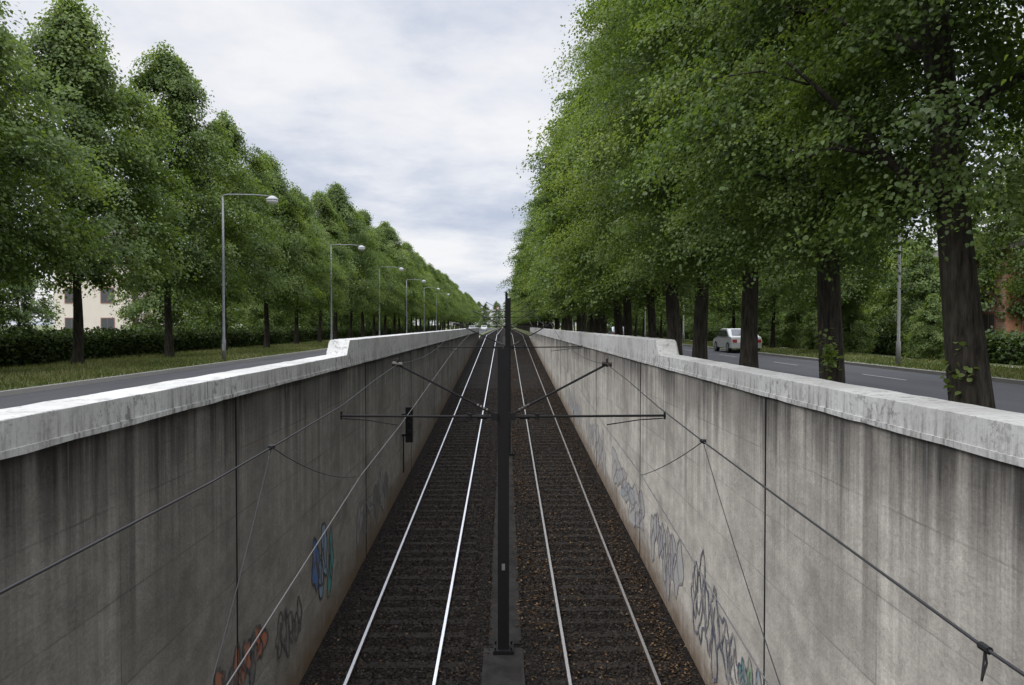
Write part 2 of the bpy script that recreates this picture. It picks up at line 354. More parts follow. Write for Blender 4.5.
# right avenue row
XR = 5.6; i = 0; yy = 5.1; rt = random.Random(99)
g_r = 'lime trees in the row beside the right trench wall'
while yy < 400:
    near = yy < 30
    cr = crown0 if i == 0 else (crownsN[i % 3] if near else crownsB[i % 3])
    tr = trunkBig if i == 1 else trunksR[i % 3]
    if i == 0: lab = 'lime tree overhanging the top right corner, its trunk just outside the picture'
    elif i == 1: lab = 'lime tree with the thickest trunk, nearest the right edge behind the white coping'
    elif i == 2: lab = 'lime tree with leafy shoots at its foot, second trunk from the right along the wall'
    elif i <= 11: lab = ORD[i-1]+' lime trunk from the right edge in the row behind the right coping'
    else: lab = 'far lime tree past the eleventh trunk in the row behind the right coping'
    sc = random.uniform(.94, 1.06)
    t = tree('lime_tree', (XR+(.3 if i == 0 else .24 if i == 1 else 0 if i < 3 else random.uniform(-.25, .25)), yy, 0), random.uniform(0, 6.28), sc, cr, tr, lab, g_r)
    tk, ck = t.children[0], t.children[1]
    if i > 1:
        w_ = rt.uniform(.84, 1.18); tk.scale = (w_, w_*rt.uniform(.9, 1.1), 1); tk.rotation_euler = (rt.uniform(-.03, .03), rt.uniform(-.03, .03), 0)
        cw = rt.uniform(.86, 1.06); ck.scale = (cw, cw, rt.uniform(.94, 1.06))
        # crowns lean a little away from the trench
        rz = t.rotation_euler.z; ck.location = (.35*math.cos(-rz), .35*math.sin(-rz), 0)
    if i == 1: t.rotation_euler.z = 2.9
    if i in (1, 2):
        g = np.random.default_rng(50+i); n = 130 if i == 2 else 70
        a = math.radians(-75 if i == 2 else 195)-t.rotation_euler.z
        C = np.array([math.cos(a)*.38, math.sin(a)*.38, 1.2 if i == 2 else 1.15])
        P = C+g.normal(0, 1, (n, 3))*np.array([.08, .08, .17])
        sh = leaf_mesh('leafy_shoot', P, np.array([0, 0, .7])+g.normal(0, .5, (n, 3)), g.normal(0, .6, (n, 3)), .09, .075, .75+g.normal(0, .15, n), M['leaf'], True)
        part('leafy_shoot', sh, t)['kind'] = 'stuff'
    yy += 4.8*random.uniform(.96, 1.04)*(1 if yy < 160 else 1.25); i += 1
# left avenue row
i = 0; yy = 15.4; g_l = 'lime trees on the left grass verge'
HL = [.98, .96, 1.01, 1.06, .98, .95, .88, .95, 1.10, 1.0, 1.08, .97, 1.12]
WLf = [1.08, 1.1, 1.04, 1.0, .94, 1.04, 1.0, .94, 1.03, .95, 1.06, .93]
while yy < 410:
    if i == 0: lab = 'conical lime tree cut by the left edge, only the side of its crown showing'
    elif i == 1: lab = 'conical lime tree filling the upper left corner, trunk outside the picture'
    elif i == 2: lab = 'conical lime tree on the verge in front of the pale house'
    elif i <= 11: lab = 'conical lime tree on the left verge, '+ORD[i-2]+' visible trunk from the left edge'
    else: lab = 'far conical lime tree past the tenth trunk on the left verge'
    t = tree('lime_tree', (-16+random.uniform(-.2, .2), yy, .05), random.uniform(0, 6.28), HL[i] if i < len(HL) else random.uniform(.94, 1.14), crownsL[(i*3+i//4) % 4], trunksL[i % 3], lab, g_l)
    w_ = WLf[i % 12]; t.scale = (t.scale[0]*w_, t.scale[1]*w_, t.scale[2])
    yy += 7.9*random.uniform(.98, 1.02); i += 1
# trees across the right road
for q in range(26):
    y0 = 15+q*9.6+random.uniform(-1, 1); x0 = 17.6+random.uniform(-.4, .4)
    if .585 < x0/y0 < .67 or (.45 < x0/y0 < .56): continue
    lab = ('roadside tree across the right road, '+ORD[q]+' from the right edge') if q < 8 else 'far roadside tree beyond the eighth across the right road'
    tree('roadside_tree', (x0, y0, .05), random.uniform(0, 6.28), random.uniform(.8, .95), crownsL[q % 4], trunksL[q % 3], lab, 'roadside trees across the right road')
def gap(x, y):
    a = x/y
    return (-.63 < a < -.37 and y < 74) or (.56 < a < .70 and y < 46)
for (xr, sp, y0, nn, lab, grp) in ((-25.5, 8, 18, 25, 'bushy garden tree in the first line behind the left hedge', 'garden trees behind the left hedge'),
                                 (-38, 9, 24, 20, 'bushy garden tree in the back line far behind the left hedge', 'back garden trees on the left'),
                                 (27, 8, 24, 24, 'bushy garden tree in the first line behind the right hedge', 'garden trees behind the right hedge'),
                                 (40, 12, 34, 14, 'bushy garden tree in the back line far behind the right hedge', 'back garden trees on the right')):
    for q in range(nn):
        x = xr+random.uniform(-1.5, 1.5); y = y0+q*sp+random.uniform(-1.5, 1.5)
        if gap(x, y): continue
        tree('garden_tree', (x, y, 0), random.uniform(0, 6.28), random.uniform(.65, .95), crownsG[q % 2], trunksL[q % 3], lab, grp)
for (x, y, s_, lab) in ((-36.6, 62, .74, 'low bushy tree hiding the left end of the pale house'), (-25.6, 62, .85, 'low bushy tree hiding the right end of the pale house'),
                        (23.2, 45.5, .62, 'low bushy tree in front of the brick house'), (25.2, 51, .72, 'low bushy tree just left of the brick house')):
    t = tree('garden_tree', (x, y, -1.2), 1.0+x, s_, crownsG[0], trunksL[0], lab, None)
for q in range(20):
    x = random.uniform(18.9, 23.5); y = 24+q*5.2+random.uniform(-2, 2)
    if .56 < x/y < .70: continue
    tree('shrub', (x, y, -.5), random.uniform(0, 6.28), random.uniform(.20, .34), crownsG[q % 2], trunksL[q % 3], 'leafy shrub in the undergrowth across the right road', 'shrubs in the undergrowth across the right road', 'shrub')
for q in range(22):
    tree('distant_tree', (-50+(q % 11)*10+random.uniform(-2, 2)+5*(q//11), 425+35*(q//11)+random.uniform(-8, 8), -3), random.uniform(0, 6.28), random.uniform(.90, 1.1), crownsB[q % 3], trunksL[q % 3],
         'distant tree closing the view at the far end of the tracks', 'distant trees at the end of the avenue')

# ------------------------------------------------------------------ hedges
def hedge(name, x0, x1, y0, y1, h, n, label, L=.15):
    g = np.random.default_rng(int(abs(x0)*10)); t = empty(name, ((x0+x1)/2, y0, 0)); tag(t, label, 'hedge')
    w = (x1-x0)/2
    P = np.stack([g.uniform(-w, w, n), (y1-y0)*g.uniform(0, 1, n)**1.6, g.uniform(.05, 1, n)*h], 1)
    face = g.integers(0, 3, n); s = g.normal(0, .09, n)
    P[face == 0, 0] = (w if x0 < 0 else -w)+s[face == 0]
    P[face == 1, 2] = h+s[face == 1]+.10*np.sin(P[face == 1, 1]*1.7)+.07*np.sin(P[face == 1, 1]*4.3)
    Nn = g.normal(0, .6, (n, 3))+np.array([.5 if x0 < 0 else -.5, 0, .7])
    me = leaf_mesh('foliage', P, Nn, g.normal(0, 1, (n, 3)), L*g.uniform(.7, 1.4, n), L*.8, .42+g.normal(0, .2, n), M['leaf_dark'])
    part('foliage', me, t)
    mb = MB(); mb.box(-w+.15, w-.15, .1, y1-y0-.1, 0, h-.12); c = mb.build('twig_core', M['leaf_dark'], t)
    return t
hedge('clipped_hedge', -19.3, -17.9, 12, 230, 1.25, 75000, 'long dark clipped hedge behind the left verge trees')
hedge('clipped_hedge', 21.0, 22.4, 16, 230, 1.2, 50000, 'long dark hedge across the right road behind the verge')

# ------------------------------------------------------------------ ground, roads
def sheet(name, x0, x1, y0, y1, z, m, kind='structure'):
    mb = MB(); mb.add([(x0,y0,z),(x1,y0,z),(x1,y1,z),(x0,y1,z)], [(0,1,2,3)]); o = mb.build(name, m); tag(o, kind=kind); return o
XLW, XRW = -3.53, 3.44
mb = MB()
xs = [-2500, XLW-.30, XRW+.30, 2500]; ys = [-60, 121.8, 4000]
for a in range(3):
    for b in range(2):
        if a == 1 and b == 0: continue
        mb.add([(xs[a],ys[b],0),(xs[a+1],ys[b],0),(xs[a+1],ys[b+1],0),(xs[a],ys[b+1],0)], [(0,1,2,3)])
tag(mb.build('ground', M['grass']), kind='structure')
sheet('road', -11.55, -4.7, -40, 460, .012, M['asphalt'])
sheet('road', 7.45, 14.2, -40, 460, .012, M['asphalt'])
sheet('pavement', 18.3, 20.0, -40, 300, .016, M['paving'])
for x0 in (-11.70, 7.30, 14.2):
    mb = MB(); mb.box(x0, x0+.15, -40, 460, -.1, .12); tag(mb.build('kerb', M['kerb']), kind='structure')
sheet('grass_verge', -17.9, -11.70, -40, 460, .10, M['grass']); sheet('grass_verge', 14.35, 18.3, -40, 300, .10, M['grass'])
sheet('grass_verge', 4.0, 7.30, -40, 460, .08, M['grass'])
g_m = 'worn lane dashes on the right road'
for q in range(14):
    mb = MB(); y0 = 24.2+q*9; mb.add([(11.86,y0,.017),(11.96,y0,.017),(11.96,y0+3,.017),(11.86,y0+3,.017)], [(0,1,2,3)])
    tag(mb.build('lane_dash', M['marking']), 'worn pale lane dash painted on the right road asphalt', 'road marking', g_m)
def grass_stuff(name, x0, x1, y0, y1, n, z, h):
    g = np.random.default_rng(n); P = np.stack([g.uniform(x0, x1, n), y0+(y1-y0)*g.uniform(0, 1, n)**1.8, np.full(n, z)], 1)
    D = np.stack([g.normal(0, .35, n), g.normal(0, .35, n), np.ones(n)], 1); Nn = np.stack([g.normal(0, 1, n), g.normal(-.5, 1, n), np.zeros(n)+.2], 1)
    cl = .5+.5*np.sin(P[:, 0]*1.1+.7*np.sin(P[:, 1]*.6))*np.sin(P[:, 1]*.45)
    me = leaf_mesh(name, P, Nn, D, h*g.uniform(.5, 1.3, n)*(.6+.6*cl), .035, .25+.45*cl+g.normal(0, .2, n), M['blade'])
    o = bpy.data.objects.new(name, me); COL.objects.link(o); tag(o, kind='stuff'); return o
tag(grass_stuff('grass', -17.8, -11.7, 14, 120, 60000, .10, .17), 'rough grass blades on the left verge', 'grass')
tag(grass_stuff('grass', 14.4, 18.3, 16, 120, 30000, .10, .14), 'rough grass blades across the right road', 'grass')
tag(grass_stuff('grass', 4.0, 7.2, 4, 60, 14000, .08, .2), 'rough grass under the right tree row', 'grass')

# ------------------------------------------------------------------ trench floor
def zr(y): return min(Z0+SL*y, .18)
mb = MB(); secs = []
for y in [-8+2*k for k in range(65)]+[121.8, 150, 300, 460]:
    zb = zr(y)-.13; secs.append([(XLW-.1, y, zb+.05), (-3.1, y, zb), (-.7, y, zb), (-.36, y, zb+.03), (.36, y, zb+.03), (.7, y, zb), (3.1, y, zb), (XRW+.1, y, zb+.05)])
mb.loft(secs, closed=False); tag(mb.build('ballast', M['ballast']), kind='structure')
n = 60000; g = np.random.default_rng(5)
yb = 12.5+44*g.uniform(0, 1, n)**1.5; xb = g.uniform(XLW+.02, XRW-.02, n); keep = (np.abs(xb) > .28); xb, yb = xb[keep], yb[keep]; n = len(xb)
# fewer stones lie on the sleepers themselves
onsl = (np.abs(((yb-10.2)/.65+.5) % 1-.5)*.65 < .12); keep = ~(onsl & (g.uniform(0, 1, n) < .25)); xb, yb = xb[keep], yb[keep]; n = len(xb)
P = np.stack([xb, yb, Z0+SL*yb-.122+.03*(np.abs(xb) < .42)], 1)
V = np.array([(1,0,0),(0,1,0),(-1,0,0),(0,-1,0),(0,0,1)], float); s = g.uniform(.018, .042, n)
A = g.uniform(0, 6.28, n); ca, sa = np.cos(A), np.sin(A)
VV = V[None]*s[:, None, None]*g.uniform(.6, 1.3, (n, 5, 1)); X = VV[..., 0]*ca[:, None]-VV[..., 1]*sa[:, None]; Y = VV[..., 0]*sa[:, None]+VV[..., 1]*ca[:, None]
VV = np.stack([X, Y, VV[..., 2]+.0], 2)+P[:, None]
F = np.array([(0,1,4),(1,2,4),(2,3,4),(3,0,4)]); FF = (F[None]+5*np.arange(n)[:, None, None]).reshape(-1)
me = bpy.data.meshes.new('ballast_stones'); me.vertices.add(5*n); me.vertices.foreach_set('co', VV.ravel().astype(np.float32))
me.loops.add(12*n); me.loops.foreach_set('vertex_index', FF.astype(np.int32)); me.polygons.add(4*n); me.polygons.foreach_set('loop_start', np.arange(0, 12*n, 3, dtype=np.int32))
at = me.attributes.new('tint', 'FLOAT', 'FACE'); at.data.foreach_set('value', np.repeat(np.clip(g.normal(.45, .25, n), 0, 1), 4).astype(np.float32))
me.materials.append(M['stone']); me.update(calc_edges=True)
o = bpy.data.objects.new('ballast_stones', me); COL.objects.link(o); tag(o, 'dark crushed stones lying over the track bed', 'ballast', kind='stuff')
n = 26000; yb = 12.5+85*g.uniform(0, 1, n)**1.3
xb = np.where(g.uniform(0, 1, n) < .45, g.normal(.55, .40, n), g.uniform(.3, XRW-.05, n)); xb = np.where(g.uniform(0, 1, n) < .30, g.normal(3.0, .3, n), xb); xb = np.where(g.uniform(0, 1, n) < .07, g.uniform(XLW, 0, n), xb)
pat = np.sin(xb*2.1+np.sin(yb*.9))*np.sin(yb*.7+xb)
ok = (xb > XLW+.05) & (xb < XRW-.03) & (np.abs(xb) > .22) & (pat > g.uniform(-1.2, .7, n)); xb, yb = xb[ok], yb[ok]; n = len(xb)
P = np.stack([xb, yb, Z0+SL*yb-.108+.035*(np.abs(xb) < .42)+g.uniform(0, .02, n)], 1)
me = leaf_mesh('fallen_leaves', P, np.array([0, 0, 1])+g.normal(0, .3, (n, 3)), g.normal(0, 1, (n, 3)), g.uniform(.03, .090, n), .05, g.normal(.42, .28, n), M['litter'])
o = bpy.data.objects.new('fallen_leaves', me); COL.objects.link(o); tag(o, 'brown fallen leaves scattered over the ballast', 'leaves', kind='stuff')
mb = MB(); secs = []
for y in [15.55+2*k for k in range(53)]:
    z = zr(y)-.085; secs.append([(-.31, y, z-.3), (.31, y, z-.3), (.31, y, z), (-.31, y, z)])
mb.loft(secs); tag(mb.build('walkway', M['slab']), kind='structure')
ff = empty('mast_footing', (-.03, 14.5, zr(14.5))); tag(ff, 'dirty concrete footing block at the foot of the nearest mast', 'footing')
mb = MB(); mb.box(-.37, .37, -2.2, .85, -.5, -.04); mb.build('footing_block', M['footing'], ff)
mb = MB(); mb.box(-.30, .30, -1.9, .15, -.04, -.02); mb.build('cover_slab', M['slab'], ff)

# ------------------------------------------------------------------ tracks
def track(xc, label, topm):
    t = empty('railway_track', (xc, 0, 0)); tag(t, label, 'railway track')
    for s_ in (-1, 1):
        c = s_*.7535; prof = [(-.07,-.16),(.07,-.16),(.07,-.145),(.012,-.125),(.012,-.05),(.034,-.04),(.036,-.008),(.026,0),(-.026,0),(-.036,-.008),(-.034,-.04),(-.012,-.05),(-.012,-.125),(-.07,-.145)]
        mis = [0]*14; mis[7] = 1
        mb = MB(); secs = []
        for y in [-8+2.5*k for k in range(52)]+[121.8, 160, 240, 340, 460]:
            secs.append([(c+px, y, zr(y)+pz) for px, pz in prof])
        mb.loft(secs, mis=mis); mb.build('rail', [M['rust'], M[topm]], t)
    rest = MB()
    for q in range(430):
        y = 10.2+q*.65
        if y > 260: break
        z = zr(y)-.155
        if q < 100:
            mb = MB(); w = random.uniform(-.02, .02)
            mb.box(-1.2+w, 1.2+w, -.12, .12, -.08, .034+random.uniform(-.004, .005))
            o = mb.build('sleeper', M['sleeper'], t, loc=(0, y, z)); o.rotation_euler = (math.atan(SL), 0, random.uniform(-.01, .01))
        else: rest.box(-1.2, 1.2, y-.12, y+.12, z-.08, z+.033)
    o = rest.build('far_sleepers', M['sleeper'], t); o['kind'] = 'stuff'
    return t
track(-1.96, 'left railway track with bright polished rails beside the darker trench wall', 'rail_top')
track(1.86, 'right railway track with brown fallen leaves beside the paler trench wall', 'rail_top_dull')

# ------------------------------------------------------------------ trench walls
def trench_wall(side, xf, mat, label):
    t = empty('trench_wall', (xf, 0, 0)); tag(t, label, 'trench wall')
    s = side; rd = random.Random(3+s)
    mb = MB(); secs = []
    for y in [-8+1.5*k for k in range(81)]:
        zb = zr(y)-.8; secs.append([(0, y, zb), (0, y, .765), (s*.35, y, .765), (s*.35, y, zb)])
    mb.loft(secs); mb.build('wall_panel', mat, t)
    mb = MB(); secs = []
    yl = []; y = -8.0
    while y < 112.4: yl.append(y); y += .35 if (y < 17.9 or 19.4 < y < 40) else (.10 if y < 19.4 else 1.5)
    for y in yl:
        f = min(1, max(0, (y-18.25)/.34)); zt = .985+.325*f; j = lambda a=.004: rd.uniform(-a, a)
        xi = -s*.016
        secs.append([(xi+j(.002), y, .765+j()), (xi+j(.002), y, zt-.005+j(.003)), (xi+s*.006+j(.002), y, zt+j(.003)), (s*.42+j(), y, zt+.006+j()), (s*.45+j(), y, zt-.02+j()), (s*.45, y, -.1), (s*.36, y, -.1), (s*.36, y, .765)])
    mb.loft(secs); mb.build('coping', M['coping'], t)
    mb = MB(); secs = []
    for y in yl: secs.append([(-s*.032, y, .715+rd.uniform(-.006, .006)), (-s*.032, y, .768), (s*.05, y, .768), (s*.05, y, .70)])
    mb.loft(secs); mb.build('drip_lip', M['coping'], t)
    for y in [10.75+10*k for k in range(10)]:
        mb = MB(); mb.box(-.012 if s > 0 else -.005, .005 if s > 0 else .012, y-.012, y+.012, zr(y)-.2, .705); mb.build('expansion_joint', M['black'], t)
    return t
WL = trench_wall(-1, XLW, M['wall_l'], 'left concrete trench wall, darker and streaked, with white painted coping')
WR = trench_wall(1, XRW, M['wall_r'], 'right concrete trench wall, paler with blue graffiti, white painted coping')

# graffiti: flat painted shapes on the wall faces (local x = 0 plane)
def gcol(name, c, base, fade):
    m, nt, b = newmat(name); co = objco(nt); a = noise(nt, co, 3.0, 8, .75)
    f = maprange(nt, a, .43, .65, fade, .96)
    bb = mix(nt, noise(nt, co, 2.3, 6, .6), [x*.6 for x in base], [x*1.05 for x in base])
    nt.links.new(mix(nt, f, c, bb), b.inputs['Base Color']); b.inputs['Roughness'].default_value = .9; b.inputs['Specular IOR Level'].default_value = .2; return m
GCOL = dict(blue=(.035, .13, .36), teal=(.05, .27, .24), orange=(.34, .11, .05), grey=(.10, .10, .11), slate=(.045, .055, .10), lilac=(.26, .25, .33), yellow=(.42, .36, .12), green=(.12, .28, .12), dark=(.03, .03, .04), pale=(.34, .355, .385), sky=(.18, .28, .38))
GC = {}
def graffiti(wall, side, yc, zc, w, h, nl, fill, line, seed, lw=.05, label=None, fade=.25):
    rd = random.Random(seed); mb = MB()
    def gm(c):
        k = (c, side, fade)
        if k not in GC: GC[k] = gcol('spray_'+c, GCOL[c], [x*.9 for x in (WBL if side < 0 else WBR)], fade)
        return GC[k]
    mats = [gm(c) for c in (fill or [])]+[gm(line)]; li = len(mats)-1
    d = -side
    for q in range(nl):
        cy = yc+w*((q+.5)/nl-.5)+rd.uniform(-.14, .14)*w/nl; cz = zc+SL*(cy-yc)+rd.uniform(-.14, .14)*h; rw = w/nl*rd.uniform(.45, .85); rh = h*.5*rd.uniform(.55, 1.15)
        k = 26; ph = [rd.uniform(0, 6.28) for _ in range(5)]; loop = []
        for j in range(k):
            a = 2*math.pi*j/k; rr = 1+.28*math.sin(2*a+ph[0])+.2*math.sin(3*a+ph[1])+.14*math.sin(5*a+ph[2])+.08*math.sin(7*a+ph[4])
            loop.append((cy+rw*rr*math.cos(a), cz+rh*rr*math.sin(a)))
        x1 = d*(.003+.0006*q); x2 = d*(.009+.0006*q)
        if fill:
            b = [(x1, cy, cz)]+[(x1, p[0], p[1]) for p in loop]
            mb.add(b, [(0, j+1, (j+1) % k+1) for j in range(k)], q % len(fill))
        def strip(pl, wd, closed):
            m_ = len(pl); vs = []
            for j, p in enumerate(pl):
                a, c = (pl[(j-1) % m_], pl[(j+1) % m_]) if closed else (pl[max(j-1, 0)], pl[min(j+1, m_-1)])
                dx, dy = c[0]-a[0], c[1]-a[1]; l = math.hypot(dx, dy) or 1
                vs += [(x2, p[0]-dy/l*wd/2, p[1]+dx/l*wd/2), (x2, p[0]+dy/l*wd/2, p[1]-dx/l*wd/2)]
            r_ = m_ if closed else m_-1
            mb.add(vs, [(2*j, 2*j+1, 2*((j+1) % m_)+1, 2*((j+1) % m_)) for j in range(r_)], li)
        strip(loop, lw, True)
        s0 = [(cy+rw*.5*math.sin(ph[3]+u*4.2)*(.3+u), cz+rh*(.75-1.5*u)) for u in [i/12 for i in range(13)]]; x2 += d*.0004
        strip(s0, lw*.8, False)
        s1 = [(cy+rw*(-.6+1.2*u), cz+rh*.35*math.sin(ph[4]+u*5)) for u in [i/10 for i in range(11)]]; x2 += d*.0004
        strip(s1, lw*.7, False)
    o = mb.build('graffiti', mats, wall)
    if label: o['label'] = label
graffiti(WL, -1, 15.9, -3.0, 1.6, 1.25, 3, ['blue', 'sky', 'teal'], 'dark', 1, .05, 'blue and green graffiti on the left wall', .05)
graffiti(WL, -1, 13.3, -3.3, 1.6, .9, 4, None, 'dark', 2, .045, 'grey outlined letters on the left wall', .18)
graffiti(WL, -1, 10.9, -2.95, 2.0, .75, 6, ['orange', 'grey', 'orange'], 'dark', 23, .045, 'rusty orange graffiti low on the left wall', .12)
graffiti(WL, -1, 22, -3.1, 5, .9, 6, ['pale', 'grey'], 'grey', 8, .05, None, .5)
graffiti(WR, 1, 13.5, -3.3, 3.0, 1.3, 6, None, 'slate', 4, .06, 'large blue black outlined graffiti on the right wall', .10)
graffiti(WR, 1, 17.6, -3.2, 3.2, 1.2, 5, ['pale', 'lilac'], 'slate', 35, .05, None, .42)
graffiti(WR, 1, 11.0, -3.45, 1.7, .75, 5, ['teal', 'yellow', 'sky', 'green'], 'slate', 16, .045, 'yellow and green graffiti low on the right wall', .10)
graffiti(WR, 1, 23, -3.0, 5.4, 1.2, 5, ['lilac', 'pale', 'sky'], 'slate', 47, .05, None, .5)
graffiti(WR, 1, 31, -2.65, 6, 1.15, 5, ['pale', 'lilac'], 'grey', 9, .05, None, .55)
graffiti(WR, 1, 41, -2.3, 8, 1.0, 7, ['pale', 'lilac', 'sky'], 'grey', 14, .05, None, .55)

# ------------------------------------------------------------------ catenary
XCL, XCR = -1.98, 1.88
def mast(x, y, top, label, group=None, big=True):
    zb = zr(y); t = empty('catenary_mast', (x, y, zb)); tag(t, label, 'mast', group)
    h = top-zb; w = .105 if big else .075
    mb = MB(); mb.box(-w, w, -.10, -.085, -.2, h); mb.box(-w, w, .085, .10, -.2, h); mb.box(-.006, .006, -.085, .085, -.2, h); mb.build('pole', M['steel_dark'], t)
    mb = MB(); mb.box(-.19, .19, -.19, .19, -.10, -.0)
    for a in (-.15, .15):
        for b in (-.15, .15): mb.tube([(a, b, .0), (a, b, .06)], .018, 6)
    mb.build('base_plate', M['steel_dark'], t)
    za = 4.33
    for s_, xc in ((-1, XCL-x), (1, XCR-x)):
        mb = MB(); mb.tube([(s_*w, -.11, za), (s_*3.0, -.11, za+.02)], .022, 8); mb.tube([(s_*2.98, -.11, za-.05), (s_*2.98, -.11, za+.10)], .02, 6)
        mb.tube([(s_*.62, -.11, za-.05), (s_*.62, -.11, za+.06)], .04, 6); mb.tube([(s_*.30, -.11, za), (s_*.48, -.11, za)], .042, 8)
        mb.build('cantilever_arm', M['steel_dark'], t)
        mb = MB(); mb.tube([(s_*(w+.02), -.11, za+.03), (xc, -.11, 5.30)], .021, 8); mb.build('cantilever_strut', M['steel_dark'], t)
        mb = MB(); ii = Vector((s_*(w+.02), -.11, za+.03)); jj = Vector((xc, -.11, 5.30))
        pts = []; ra = []
        for k in range(9):
            f = .08+.12*k/8; pts.append(ii.lerp(jj, f)); ra.append(.038 if k % 2 else .026)
        mb.tube(pts, ra, 8); mb.build('insulator', M['porcelain'], t)
        mb = MB(); mb.tube([(xc-.09, -.11, 5.31), (xc+.09, -.11, 5.29)], .04, 8); mb.tube([(xc, -.11, 5.25), (xc, -.11, 5.40)], .025, 8); mb.build('wire_clamp', M['porcelain'], t)
        mb = MB(); mb.tube([(s_*2.95, -.11, za-.03), (s_*2.5, -.11, za-.06), (xc, -.11, za-.15)], .011, 6); mb.build('steady_arm', M['steel_dark'], t)
        mb = MB(); mb.box(s_*w if s_ > 0 else -w-.12, w+.12 if s_ > 0 else s_*w, -.13, -.06, za-.07, za+.07); mb.build('bracket', M['steel_dark'], t)
    if big:
        mb = MB(); mb.box(-.03, .03, -.112, -.103, 1.48, 1.60); mb.build('small_plate', M['galv'], t)
    return t
mast(-.03, 15.2, 1.22, 'thick dark steel catenary mast nearest the camera between the two tracks')
mast(.16, 33.5, 2.75, 'thin dark catenary mast rising just behind the nearest mast', None, False)
for k in range(3): mast(.10, 52+18.5*k, zr(52+18.5*k)+6.5, 'far dark catenary mast in the line hidden behind the first two', 'far catenary masts between the tracks', False)
def wire(name, pts, r, m, label, cat='wire', group=None, n=6):
    mb = MB(); mb.tube(pts, r, n); o = mb.build(name, m, None, True); tag(o, label, cat, group); return o
MY = [15.1, 33.4]+[51.9+18.5*k for k in range(3)]
def zmess(y): return zr(y)+5.30
for side, xc, nm in ((-1, XCL, 'left'), (1, XCR, 'right')):
    pts = []
    near = [(-3, .62), (0, .60), (3.2, .60), (5.5, .59), (7.4, .62), (10, .67), (12.5, .81)] if side < 0 else [(-3, .40), (0, .37), (3.17, .385), (5.5, .462), (7.75, .545), (10, .645), (12.5, .80)]
    pts += [(xc, y, z) for y, z in near]
    for a, b in zip(MY[:-1], MY[1:]):
        for k in range(8):
            f = k/8; y = a+(b-a)*f; pts.append((xc, y, zmess(a)+(zmess(b)-zmess(a))*f-.55*4*f*(1-f)*.6))
    pts.append((xc, MY[-1], zmess(MY[-1])))
    wire('messenger_wire', pts, .0072, M['wire'], 'upper sagging support wire above the %s track' % nm)
    cp = [(xc*.86, -3, zr(-3)+4.20), (xc*.87, 5, zr(5)+4.22), (xc*.97, 10.9, zr(10.9)+4.20)]
    for k, y in enumerate(MY): cp.append((xc+(.12 if k % 2 else -.05)*side, y, zr(y)+4.18))
    wire('contact_wire', cp, .0065, M['contact'], 'lower contact wire above the %s track' % nm)
    ys = 6.95 if side < 0 else 7.75
    zs = .615 if side < 0 else .545
    sag = .11 if side < 0 else .04
    q0 = Vector((xc, ys, zs)); q1 = Vector((xc*.97, 10.9, zr(10.9)+4.2))
    wire('jumper_cable', [q0.lerp(q1, f)+Vector((0, 0, -sag*4*f*(1-f))) for f in [i/10 for i in range(11)]], .0045, M['wire'], 'short drooping cable looping back from the %s support wire' % nm, 'cable')
    q1 = Vector((xc*.87, 4.6, zr(4.6)+4.22))
    wire('dropper_wire', [q0.lerp(q1, f)+Vector((0, 0, -.05*4*f*(1-f))) for f in [i/8 for i in range(9)]], .004, M['wire'], 'thin slanting dropper from the %s support wire down to the contact wire' % nm, 'cable')
    c = empty('wire_clamp', (xc, ys, zs)); tag(c, 'small dark clamp on the %s support wire where the cables join' % nm, 'clamp')
    mb = MB(); mb.tube([(0, -.05, 0), (0, .05, 0)], .020, 8); mb.build('clamp_body', M['black'], c)
    mb = MB(); mb.tube([(-.03, 0, .012), (.03, 0, .012)], .010, 6); mb.build('bolt', M['wire'], c)
    for k, y in enumerate((20, 24.5, 29)):
        f = (y-MY[0])/(MY[1]-MY[0]); z = zmess(MY[0])+(zmess(MY[1])-zmess(MY[0]))*f-.55*4*f*(1-f)*.6
        wire('dropper_wire', [(xc, y, z), (xc, y, zr(y)+4.18)], .004, M['wire'], 'thin upright dropper beyond the nearest mast above the %s track' % nm, 'cable', 'droppers above the %s track' % nm)
c = empty('hanging_clamp', (XCR, 3.17, .385)); tag(c, 'dark clamp with a hanging loop at the lower right corner on the support wire', 'clamp')
mb = MB(); mb.tube([(0, -.03, 0), (0, .03, 0)], .016, 8); mb.build('clamp_body', M['black'], c)
mb = MB(); mb.tube([(0, 0, 0), (-.004, 0, -.05), (-.012, 0, -.13)], .005, 6); mb.tube([(0, 0, 0), (.008, 0, -.06), (-.012, 0, -.13)], .005, 6); mb.build('hanging_loop', M['wire'], c)
sb = empty('wall_signal', (XLW+.16, 28, -2.5)); tag(sb, 'tall narrow black signal fixed to the left trench wall', 'signal')
mb = MB(); mb.box(-.02, .22, -.12, .12, .15, 1.35); mb.build('housing', M['black'], sb)
mb = MB(); mb.box(-.157, -.02, -.03, .03, .35, .42); mb.box(-.157, -.02, -.03, .03, 1.05, 1.12); mb.build('bracket', M['steel_dark'], sb)
for z in (.45, .75, 1.05):
    mb = MB(); mb.tube([(.10, -.20, z+.07), (.10, -.12, z+.07)], .07, 12); mb.build('visor', M['black'], sb)
mb = MB(); mb.tube([(-.1, 0, .35), (-.1, 0, -.9)], .02, 6); mb.build('conduit', M['steel_dark'], sb)

